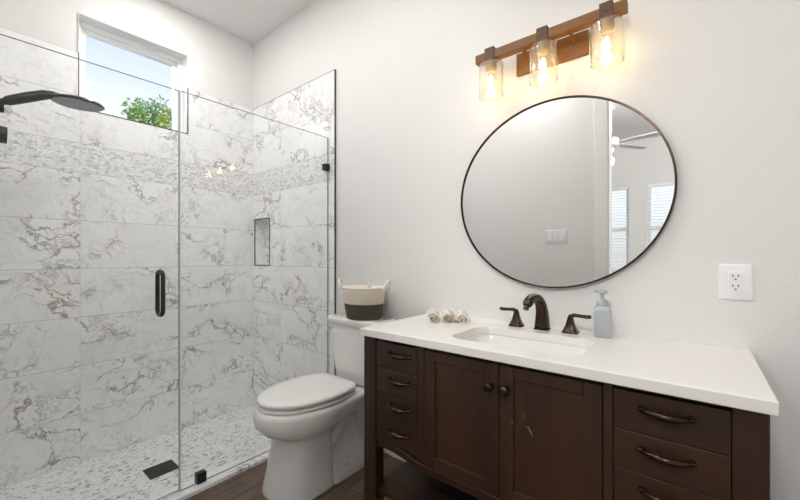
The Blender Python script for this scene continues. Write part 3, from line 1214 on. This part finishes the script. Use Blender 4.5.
t = thing('sink_basin', 'white rectangular undermount sink basin below the bronze faucet', 'sink', (SKx, SKy, 0.72))
secs = [rrect(SKx, SKy, SKhx + 0.018, SKhy + 0.018, SKr + 0.015, CT0 - 0.0005, 8), rrect(SKx, SKy, SKhx + 0.004, SKhy + 0.004, SKr, CT0 - 0.0005, 8), rrect(SKx, SKy, SKhx - 0.004, SKhy - 0.004, SKr, CT0 - 0.02, 8),
        rrect(SKx, SKy, SKhx - 0.015, SKhy - 0.015, SKr, 0.77, 8), rrect(SKx, SKy, SKhx - 0.03, SKhy - 0.03, SKr, 0.735, 8), rrect(SKx, SKy, SKhx - 0.06, SKhy - 0.055, SKr, 0.722, 8),
        rrect(SKx, SKy, 0.03, 0.03, 0.0299, 0.717, 8)]
o = obj('basin', loft(secs, None, False, True), M['porcelain'], t, smooth=60)
o2 = obj('sink_drain', lathe(SKx, SKy, [(0.028, 0.7175), (0.028, 0.721), (0.022, 0.7225), (0.020, 0.720), (0.001, 0.7205)], 24), M['bronze'], t, smooth=50)

# ------------------------------------------------------------------ faucet
FXc, FYc = 2.325, -0.098
t = thing('faucet', 'dark bronze widespread faucet with curved spout and two lever handles', 'faucet', (FXc, FYc, CT1))


def rsec(c, tdir, w, h, r, n=4, side=Vector((1, 0, 0))):
    """rounded-rectangle section at c, normal to tdir; w across, h along the other"""
    b = side.cross(tdir).normalized()
    return [c + side * p[0] + b * p[1] for p in rrect(0, 0, w, h, min(r, w * 0.95, h * 0.95), 0, n)]


path = [(0, 0.0), (0, 0.014), (0.001, 0.05), (-0.003, 0.086), (-0.018, 0.116), (-0.047, 0.137), (-0.082, 0.140), (-0.114, 0.126), (-0.135, 0.104)]
ws = [0.025, 0.0245, 0.0225, 0.0205, 0.019, 0.0185, 0.018, 0.018, 0.018]
hs = [0.027, 0.025, 0.0210, 0.0180, 0.0165, 0.016, 0.016, 0.0155, 0.014]
sd = Vector((-math.sin(0.16), -math.cos(0.16), 0))     # the way the spout points
sside = Vector((math.cos(0.16), -math.sin(0.16), 0))


def sp(d, z):
    return Vector((FXc, FYc, CT1 + z)) - sd * d


secs = []
for i, (d_, z) in enumerate(path):
    a = sp(*path[max(i - 1, 0)]); b = sp(*path[min(i + 1, len(path) - 1)])
    secs.append(rsec(sp(d_, z), (b - a).normalized(), ws[i], hs[i], 0.011, side=sside))
obj('spout', loft(secs), M['bronze'], t, smooth=60, subsurf=1)
obj('spout_base', loft([rrect(FXc, FYc, 0.028, 0.029, 0.012, CT1), rrect(FXc, FYc, 0.028, 0.029, 0.012, CT1 + 0.004), rrect(FXc, FYc, 0.027, 0.028, 0.012, CT1 + 0.006)]), M['bronze'], t, smooth=50)
obj('aerator', sweep([sp(-0.131, 0.107), sp(-0.138, 0.093)], 0.0105, 18), M['bronze'], t, smooth=50)
for s in (-1, 1):
    hx = FXc + s * 0.103
    bm = loft([rrect(hx, FYc, 0.027, 0.027, 0.008, CT1), rrect(hx, FYc, 0.027, 0.027, 0.008, CT1 + 0.005), rrect(hx, FYc, 0.023, 0.023, 0.008, CT1 + 0.010), rrect(hx, FYc, 0.0165, 0.0165, 0.007, CT1 + 0.028),
               rrect(hx, FYc, 0.012, 0.012, 0.006, CT1 + 0.048), rrect(hx, FYc, 0.0095, 0.0095, 0.005, CT1 + 0.062)])
    h = obj('handle', bm, M['bronze'], t, smooth=50)
    px = [(hx - s * 0.004, FYc, CT1 + 0.055), (hx + s * 0.000, FYc, CT1 + 0.066), (hx + s * 0.014, FYc, CT1 + 0.0715), (hx + s * 0.035, FYc, CT1 + 0.070), (hx + s * 0.056, FYc, CT1 + 0.069), (hx + s * 0.069, FYc, CT1 + 0.0705)]
    lv = obj('lever', sweep(px, [0.0115, 0.0125, 0.0115, 0.0105, 0.0115, 0.0105], 14, up=(0, 1, 0), flat=1.0, fl2=0.68), M['bronze'], t, smooth=True)
    lv.parent = h

# ------------------------------------------------------------------ soap dispenser
SXp, SYp = 2.534, -0.100
t = thing('soap_dispenser', 'grey blue rounded square pump bottle beside the faucet', 'soap bottle', (SXp, SYp, CT1))
z = CT1


def sq(h, r, dz, hy=None):
    pts = rrect(0, 0, h, hy or h, r, z + dz, 6)
    a = math.radians(10)
    return [(SXp + p[0] * math.cos(a) - p[1] * math.sin(a), SYp + p[0] * math.sin(a) + p[1] * math.cos(a), p[2]) for p in pts]


obj('bottle', loft([sq(0.025, 0.005, 0.0), sq(0.0275, 0.006, 0.003), sq(0.0275, 0.006, 0.100), sq(0.0262, 0.007, 0.108), sq(0.022, 0.010, 0.115), sq(0.016, 0.0155, 0.119), sq(0.0145, 0.0142, 0.124)]), M['soap'], t, smooth=50)
obj('collar', lathe(SXp, SYp, [(0.0165, z + 0.119), (0.0185, z + 0.121), (0.0185, z + 0.137), (0.015, z + 0.141), (0.0085, z + 0.143)], 24), M['pump'], t, smooth=50)
bm = lathe(SXp, SYp, [(0.0065, z + 0.14), (0.0065, z + 0.162), (0.0165, z + 0.166), (0.0175, z + 0.177), (0.015, z + 0.180), (0.002, z + 0.181)], 24)
sweep([(SXp - 0.006, SYp - 0.002, z + 0.173), (SXp - 0.016, SYp - 0.010, z + 0.1735), (SXp - 0.024, SYp - 0.014, z + 0.172)], [0.0075, 0.0055, 0.0045], 12, bm)
obj('pump', bm, M['pump'], t, smooth=50)

# ------------------------------------------------------------------ rolled washcloths
def towel(label, cx, cy, r, length, rotz, turns, seed, z0=CT1, g='rolled washcloths on the countertop'):
    random.seed(seed)
    n = int(turns * 26)
    th = r * 0.78 / turns * 0.56
    prof = []
    outer_, inner_ = [], []
    for i in range(n + 1):
        a = 2 * PI * turns * i / n + seed
        rr = r * (0.10 + 0.90 * i / n)
        rr *= 1 + 0.025 * math.sin(3 * a + seed)
        outer_.append((rr * math.cos(a), rr * math.sin(a) * 0.93))
        ri = max(rr - th, 0.0006)
        inner_.append((ri * math.cos(a), ri * math.sin(a) * 0.93))
    sec = outer_ + inner_[::-1]
    lo = min(p[1] for p in sec)
    rows = []
    K = 9
    for kx in range(K + 1):
        f = kx / K
        x = (f - 0.5) * length
        sc = 1 - 0.10 * abs(2 * f - 1) ** 6
        rows.append([(x + 0.004 * math.sin(5 * i / len(sec) * 2 * PI + seed) * (2 * f - 1), p[0] * sc, (p[1] * sc - lo * sc)) for i, p in enumerate(sec)])
    bm = loft(rows)
    o = obj('rolled_washcloth', bm, M['towel'], None, smooth=60)
    o.location = (cx, cy, z0)
    o.rotation_euler = (0, 0, rotz)
    tag(o, label, 'towel', g)
    return o


ra = math.radians(-60)
towel('rolled cream washcloth, leftmost of the three beside the sink', 1.878, -0.209, 0.0315, 0.155, ra, 2.3, 1)
towel('rolled cream washcloth, middle of the three beside the sink', 1.933, -0.174, 0.0315, 0.155, ra, 2.5, 4)
towel('rolled cream washcloth, rightmost of the three nearest the faucet', 1.991, -0.137, 0.0320, 0.155, ra - 0.06, 2.2, 2.2)

# ------------------------------------------------------------------ round mirror
MX, MZ, MR = 2.334, 1.4555, 0.4085
t = thing('wall_mirror', 'large round mirror with thin dark bronze frame above the sink', 'mirror', (MX, 0, MZ))


def ycirc(r, y, n=128):
    return [(MX + r * math.cos(2 * PI * i / n), y, MZ + r * math.sin(2 * PI * i / n)) for i in range(n)]


rows = [ycirc(MR, -0.0005), ycirc(MR, -0.0225), ycirc(MR - 0.001, -0.024), ycirc(MR - 0.006, -0.024), ycirc(MR - 0.007, -0.0225), ycirc(MR - 0.007, -0.0005)]
obj('frame', loft(rows + [rows[0]], None, False, False), M['bronze'], t, smooth=40)
bm = loft([ycirc(MR - 0.0065, -0.002), ycirc(MR - 0.0065, -0.017)])
obj('mirror_glass', bm, M['mirror'], t)

# ------------------------------------------------------------------ vanity light
LX, LY = 2.325, -0.105
t = thing('vanity_light', 'wooden bar wall light with three seeded glass shades above the mirror', 'wall light', (LX, 0, 2.1))
obj('back_plate', BX(2.194, 2.474, -0.018, -0.0005, 2.012, 2.112), M['barwood'], t, bevel=0.003)
obj('bar', BX(2.040, 2.608, LY - 0.002, LY + 0.040, 2.089, 2.128), M['barwood'], t, bevel=0.002)
for xx in (2.245, 2.425):
    bm = sweep([(xx, -0.018, 2.078), (xx, -0.045, 2.083), (xx, LY + 0.030, 2.0905)], [0.007, 0.007, 0.007], 10)
    obj('arm', bm, M['barwood'], t, smooth=50)
for xx in (2.106, 2.326, 2.546):
    bm = bmesh.new()
    box(bm, xx - 0.021, xx + 0.021, LY - 0.006, LY - 0.002, 2.083, 2.142)
    box(bm, xx - 0.021, xx + 0.021, LY - 0.002, LY + 0.040, 2.1285, 2.142)
    box(bm, xx - 0.021, xx + 0.021, LY + 0.040, LY + 0.044, 2.083, 2.142)
    box(bm, xx - 0.021, xx + 0.021, LY - 0.002, LY + 0.040, 2.083, 2.0885)
    st_ = obj('strap', bm, M['strap'], t, bevel=0.001)
    sc_ = obj('screw', sweep([(xx, LY - 0.006, 2.110), (xx, LY - 0.009, 2.110)], [0.005, 0.003], 12), M['strap'], t, smooth=40)
    sc_.parent = st_
    ly = LY + 0.019
    obj('socket', lathe(xx, ly, [(0.020, 2.083), (0.024, 2.079), (0.024, 2.046), (0.019, 2.042), (0.016, 2.036)], 24), M['socket'], t, smooth=40)
    r = 0.053
    prof = [(0.030, 2.0775), (r - 0.008, 2.076), (r - 0.002, 2.071), (r, 2.063), (r, 1.920), (r - 0.0025, 1.920), (r - 0.0025, 2.062), (r - 0.005, 2.069), (r - 0.010, 2.0735), (0.030, 2.0745)]
    rows = [ring(xx, ly, zz, rr, 40) for rr, zz in prof]
    bm = loft(rows + [rows[0]], None, False, False)
    bmesh.ops.remove_doubles(bm, verts=bm.verts, dist=1e-6)
    obj('glass_shade', bm, M['seeded'], t, smooth=50)
    bl = obj('bulb', lathe(xx, ly, [(0.012, 2.036), (0.014, 2.026), (0.022, 2.005), (0.023, 1.980), (0.020, 1.955), (0.010, 1.940), (0.001, 1.937)], 24, cap0=False), M['bulbglass'], t, smooth=True)
    fl = obj('filament', lathe(xx, ly, [(0.003, 2.020), (0.0085, 2.008), (0.0100, 1.980), (0.008, 1.960), (0.002, 1.952)], 12), M['filament'], t, smooth=True)
    fl.parent = bl
    light('bulb_light', 'POINT', Vector((xx, ly, 1.975)) - t.location, BULB_W, (1.0, 0.78, 0.50), parent=t, shadow_soft_size=0.02)

# ------------------------------------------------------------------ outlet, switch plate
t = thing('power_outlet', 'white double power outlet plate on the wall right of the mirror', 'outlet', (2.8855, 0, 1.0995))
ox, oz = 2.8855, 1.0995


def rplate(cx, cz, hx, hz, y0, y1, r, r2=None, chamfer=0.0):
    def s(hx_, hz_, y):
        return [(p[0], y, p[1]) for p in [(q[0], q[1]) for q in rrect(cx, cz, hx_, hz_, r, 0, 4)]]
    return loft([s(hx, hz, y0), s(hx, hz, y1 + (y0 - y1) * 0.35), s(hx - chamfer, hz - chamfer, y1)])


obj('plate', rplate(ox, oz, 0.039, 0.0595, -0.0005, -0.0065, 0.003, chamfer=0.004), M['outlet'], t, smooth=25)
f = obj('receptacle', rplate(ox, oz, 0.0168, 0.0335, -0.006, -0.0085, 0.002, chamfer=0.001), M['outlet'], t, smooth=25)
for s in (1, -1):
    zz = oz + s * 0.0165
    for (dx, w_, h_) in ((-0.0063, 0.0013, 0.0042), (0.0063, 0.0013, 0.0036)):
        q = obj('slot', BX(ox + dx - w_, ox + dx + w_, -0.0088, -0.0083, zz + 0.004 - h_, zz + 0.004 + h_), M['slot'], t)
        q.parent = f
    q = obj('ground_hole', sweep([(ox, -0.0083, zz - 0.0075), (ox, -0.0088, zz - 0.0075)], 0.0027, 12), M['slot'], t)
    q.parent = f
for s in (1, -1):
    obj('screw', sweep([(ox, -0.006, oz + s * 0.048), (ox, -0.0075, oz + s * 0.048)], 0.0028, 12), M['outlet'], t)

t = thing('switch_plate', 'white three gang light switch plate seen reflected in the round mirror', 'light switch', (1.898, FY, 1.353))
sxc, szc = 1.898, 1.353


def fplate(cx, cz, hx, hz, y0, y1, r, ch):
    def s(a, b, y):
        return [(q[0], y, q[1]) for q in rrect(cx, cz, a, b, r, 0, 4)]
    return loft([s(hx, hz, y0), s(hx, hz, y0 + (y1 - y0) * 0.6), s(hx - ch, hz - ch, y1)])


obj('plate', fplate(sxc, szc, 0.084, 0.062, FY + 0.0005, FY + 0.0065, 0.003, 0.004), M['outlet'], t, smooth=25)
for i in (-1, 0, 1):
    obj('rocker', fplate(sxc + i * 0.046, szc, 0.0165, 0.034, FY + 0.0055, FY + 0.0105, 0.002, 0.002), M['outlet'], t, smooth=25)

# ------------------------------------------------------------------ added ceiling fill lights, out of view
def fill_downlight(x, y, label, power=FILL_DOWNLIGHT_W):
    t = thing('added_downlight', label, 'added fill light', (x, y, CEIL))  # invented fixture out of view, added to brighten the bathroom
    rows = [ring(x, y, z_, r_, 40) for r_, z_ in ((0.095, CEIL - 0.0005), (0.094, CEIL - 0.006), (0.076, CEIL - 0.010), (0.072, CEIL - 0.004), (0.072, CEIL - 0.0005))]
    obj('trim_ring', loft(rows + [rows[0]], None, False, False), M['trimpaint'], t, smooth=40)
    obj('lens', lathe(x, y, [(0.072, CEIL - 0.001), (0.072, CEIL - 0.004)], 40), M['lens'], t)
    light('fill_downlight', 'AREA', (0, 0, -0.012), power, (1, 0.98, 0.955), parent=t, shape='DISK', size=0.14)


fill_downlight(0.54, -0.85, 'added recessed white fill light over the shower')
fill_downlight(1.62, -0.85, 'added recessed white fill light in front of the vanity', 8)


def dome(x, y, r, power, label):
    t = thing('added_dome_light', label, 'added fill light', (x, y, CEIL))  # unseen fixture added to lift the overall light level
    obj('ceiling_plate', lathe(x, y, [(r * 0.8, CEIL - 0.0005), (r * 0.8, CEIL - 0.02), (r * 0.7, CEIL - 0.028)], 40), M['trimpaint'], t, smooth=40)
    rows = [ring(x, y, CEIL - 0.03 - 0.12 * math.sin(a), r * math.cos(a) + 0.002, 40) for a in [PI / 2 * i / 10 for i in range(11)]]
    obj('dome', loft(rows, None, False, True), M['lens'], t, smooth=True)
    light('fill_dome_lamp', 'POINT', (0, 0, -0.24), power, (1, 0.985, 0.965), parent=t, shadow_soft_size=r * 0.6)


dome(1.75, -1.62, 0.145, FILL_DOME_W, 'added white frosted dome fill light over the bathroom floor')
dome(2.64, -2.95, 0.34, BED_FILL_W, 'added large white frosted dome fill light in the bedroom near the doorway')

# ------------------------------------------------------------------ the bedroom behind (seen in the mirror)
BY = -5.80
BWIN = [(1.14, 1.985), (2.205, 3.05)]
BZ0, BZ1 = 0.92, 2.32
struct('ceiling_bedroom', BX(-0.5, 6.0, BY - 0.15, FY - 0.12, CEIL, CEIL + 0.15), M['ceil'])
struct('wall_bedroom_back', slab('y', BY, -0.15, -0.5, 6.0, -0.15, CEIL, [(a, b, BZ0, BZ1) for a, b in BWIN]), M['wall'])
struct('wall_bedroom_left', slab('x', -0.5, -0.12, BY, FY - 0.12, -0.15, CEIL), M['wall'])
struct('wall_bedroom_right', slab('x', 6.0, 0.12, BY - 0.15, FY, -0.15, CEIL, [(-5.0, -2.6, 0.35, 2.42)]), M['wall'])
bm = bmesh.new()
for (a, b, c, d) in ((-5.0, -4.94, 0.35, 2.42), (-2.66, -2.6, 0.35, 2.42), (-4.94, -2.66, 0.35, 0.41), (-4.94, -2.66, 2.36, 2.42), (-3.83, -3.77, 0.41, 2.36)):
    box(bm, 6.03, 6.09, a, b, c, d)
struct('window_4', bm, M['vinyl'])  # unseen side window, added to let fill light into the bedroom
for i, (a, b) in enumerate(BWIN):
    wn = bpy.data.objects.new('window_%d' % (i + 2), None)
    COL.objects.link(wn)
    wn.location = ((a + b) / 2, BY - 0.1, BZ0)
    wn['kind'] = 'structure'
    bm = bmesh.new()
    y0, y1 = BY - 0.13, BY - 0.06
    fw = 0.045
    zm = (BZ0 + BZ1) / 2
    box(bm, a, a + fw, y0, y1, BZ0, BZ1)
    box(bm, b - fw, b, y0, y1, BZ0, BZ1)
    box(bm, a + fw, b - fw, y0, y1, BZ0, BZ0 + fw)
    box(bm, a + fw, b - fw, y0, y1, BZ1 - fw, BZ1)
    box(bm, a + fw, b - fw, y0, y1, zm - 0.025, zm + 0.025)
    obj('window_frame', bm, M['vinyl'], wn)
    obj('window_pane', BX(a + fw, b - fw, BY - 0.098, BY - 0.094, BZ0 + fw, BZ1 - fw), M['pane'], wn)
    tb = thing('window_blind', ['white slatted blind in the bedroom window nearer the door frame, in the mirror', 'white slatted blind in the bedroom window by the mirror rim'][i],
               'blind', ((a + b) / 2, BY - 0.03, BZ1))
    obj('head_rail', BX(a + 0.006, b - 0.006, BY - 0.052, BY - 0.004, BZ1 - 0.05, BZ1 - 0.002), M['blind'], tb)
    bm = bmesh.new()
    ns = 28
    for j in range(ns):
        z = BZ0 + 0.03 + j * (BZ1 - 0.08 - BZ0) / ns
        vs = [(a + 0.008, BY - 0.052, z + 0.006), (b - 0.008, BY - 0.052, z + 0.006), (b - 0.008, BY - 0.008, z - 0.006), (a + 0.008, BY - 0.008, z - 0.006)]
        lo_ = [bm.verts.new(v) for v in vs]
        up_ = [bm.verts.new((v[0], v[1], v[2] + 0.003)) for v in vs]
        bm.faces.new(lo_[::-1]); bm.faces.new(up_)
        for q in range(4):
            bm.faces.new((lo_[q], lo_[(q + 1) % 4], up_[(q + 1) % 4], up_[q]))
    obj('slats', bm, M['blind'], tb)
    obj('bottom_rail', BX(a + 0.008, b - 0.008, BY - 0.05, BY - 0.01, BZ0 + 0.002, BZ0 + 0.02), M['blind'], tb)
    obj('wand', sweep([(b - 0.42, BY + 0.004, BZ1 - 0.05), (b - 0.42, BY + 0.004, BZ1 - 0.75)], 0.005, 8), M['fan'], tb)

FX, FYy, FZ = 1.985, -3.9, 2.585
t = thing('ceiling_fan', 'white ceiling fan in the bedroom, seen in the mirror', 'ceiling fan', (FX, FYy, CEIL))
obj('canopy', lathe(FX, FYy, [(0.065, CEIL - 0.0005), (0.065, CEIL - 0.03), (0.02, CEIL - 0.06)], 24), M['fan'], t, smooth=40)
obj('downrod', sweep([(FX, FYy, CEIL - 0.05), (FX, FYy, FZ + 0.06)], 0.013, 12), M['fan'], t, smooth=40)
obj('motor', lathe(FX, FYy, [(0.03, FZ + 0.08), (0.10, FZ + 0.06), (0.115, FZ + 0.02), (0.10, FZ - 0.03), (0.06, FZ - 0.05)], 32), M['fan'], t, smooth=40)
obj('globe', lathe(FX, FYy, [(0.05, FZ - 0.05), (0.06, FZ - 0.07), (0.055, FZ - 0.10), (0.03, FZ - 0.115), (0.003, FZ - 0.12)], 24), M['globe'], t, smooth=True)
light('globe_light', 'POINT', (0, 0, FZ - 0.22 - CEIL), FAN_W, (1, 0.97, 0.93), parent=t, shadow_soft_size=0.06)
for i in range(5):
    a = math.radians(-62 + 72 * i)
    bm = bmesh.new()
    d = Vector((math.cos(a), math.sin(a), 0)); nn = Vector((-d.y, d.x, 0))
    rows = []
    for (r_, w_) in ((0.10, 0.015), (0.18, 0.025), (0.25, 0.038), (0.45, 0.042), (0.60, 0.040), (0.655, 0.028)):
        c = Vector((FX, FYy, FZ + 0.005)) + d * r_
        tl = Vector((0, 0, 0.10))
        rows.append([c + nn * w_ + tl * w_, c - nn * w_ - tl * w_, c - nn * w_ - tl * w_ + Vector((0, 0, 0.007)), c + nn * w_ + tl * w_ + Vector((0, 0, 0.007))])
    obj('blade', loft(rows), M['fan'], t)

# ------------------------------------------------------------------ outside
bm = BX(-40, -0.6, -30, 30, -0.45, -0.35)
o = struct('ground', bm, M['ground'])
TXx, TYy = -7.3, 1.97
t = thing('leafy_tree', 'leafy green tree outside the small shower window', 'tree', (TXx, TYy, -0.35))
bm = sweep([(TXx, TYy, -0.35), (TXx + 0.05, TYy, 1.2), (TXx, TYy + 0.08, 2.6), (TXx - 0.05, TYy, 3.8)], [0.17, 0.13, 0.10, 0.05], 10)
for (dx, dy, dz) in ((0.3, -0.7, 1.5), (-0.2, 0.6, 1.7), (0.1, -0.2, 2.2), (-0.5, -0.3, 1.8), (0.5, 0.4, 1.8)):
    sweep([(TXx, TYy + 0.05, 2.5), (TXx + dx * 0.5, TYy + dy * 0.5, 2.5 + dz * 0.55), (TXx + dx, TYy + dy, 2.5 + dz)], [0.06, 0.04, 0.015], 7, bm)
obj('trunk', bm, M['bark'], t, smooth=True)
random.seed(11)
bm = bmesh.new()
blobs = [((0.15, -0.72, 4.55), 0.34), ((0.05, -0.38, 4.60), 0.42), ((0, -0.05, 4.72), 0.42), ((0.1, 0.30, 4.35), 0.40), ((0.1, 0.05, 4.2), 0.6), ((0.2, 0.42, 4.72), 0.30), ((0, -0.5, 4.1), 0.55),
         ((0.1, 0.62, 4.05), 0.5), ((-0.4, 0.1, 3.7), 0.8), ((0.3, 0.0, 3.5), 0.7), ((0.1, 0.85, 4.85), 0.28), ((0.1, 1.0, 4.3), 0.55)]
for (c, r) in blobs:
    for i in range(int(520 * r)):
        d = Vector((random.gauss(0, 1), random.gauss(0, 1), random.gauss(0, 1))).normalized() * (r * random.uniform(0.35, 1.08))
        p = Vector((TXx + c[0], TYy + c[1], c[2] + 0.16)) + d
        L, Wd = random.uniform(0.05, 0.085), random.uniform(0.022, 0.036)
        R_ = Matrix.Rotation(random.uniform(0, 2 * PI), 3, 'Z') @ Matrix.Rotation(random.uniform(-1.2, 1.2), 3, 'X') @ Matrix.Rotation(random.uniform(-1, 1), 3, 'Y')
        vs = [bm.verts.new(p + R_ @ Vector(q)) for q in ((-L, 0, 0), (-0.2 * L, Wd, 0.010), (L, 0, -0.006), (-0.2 * L, -Wd, 0.010), (0, 0, -0.012))]
        for q in ((0, 1, 4), (1, 2, 4), (2, 3, 4), (3, 0, 4)):
            bm.faces.new([vs[z_] for z_ in q])
obj('foliage', bm, M['leaf'], t)
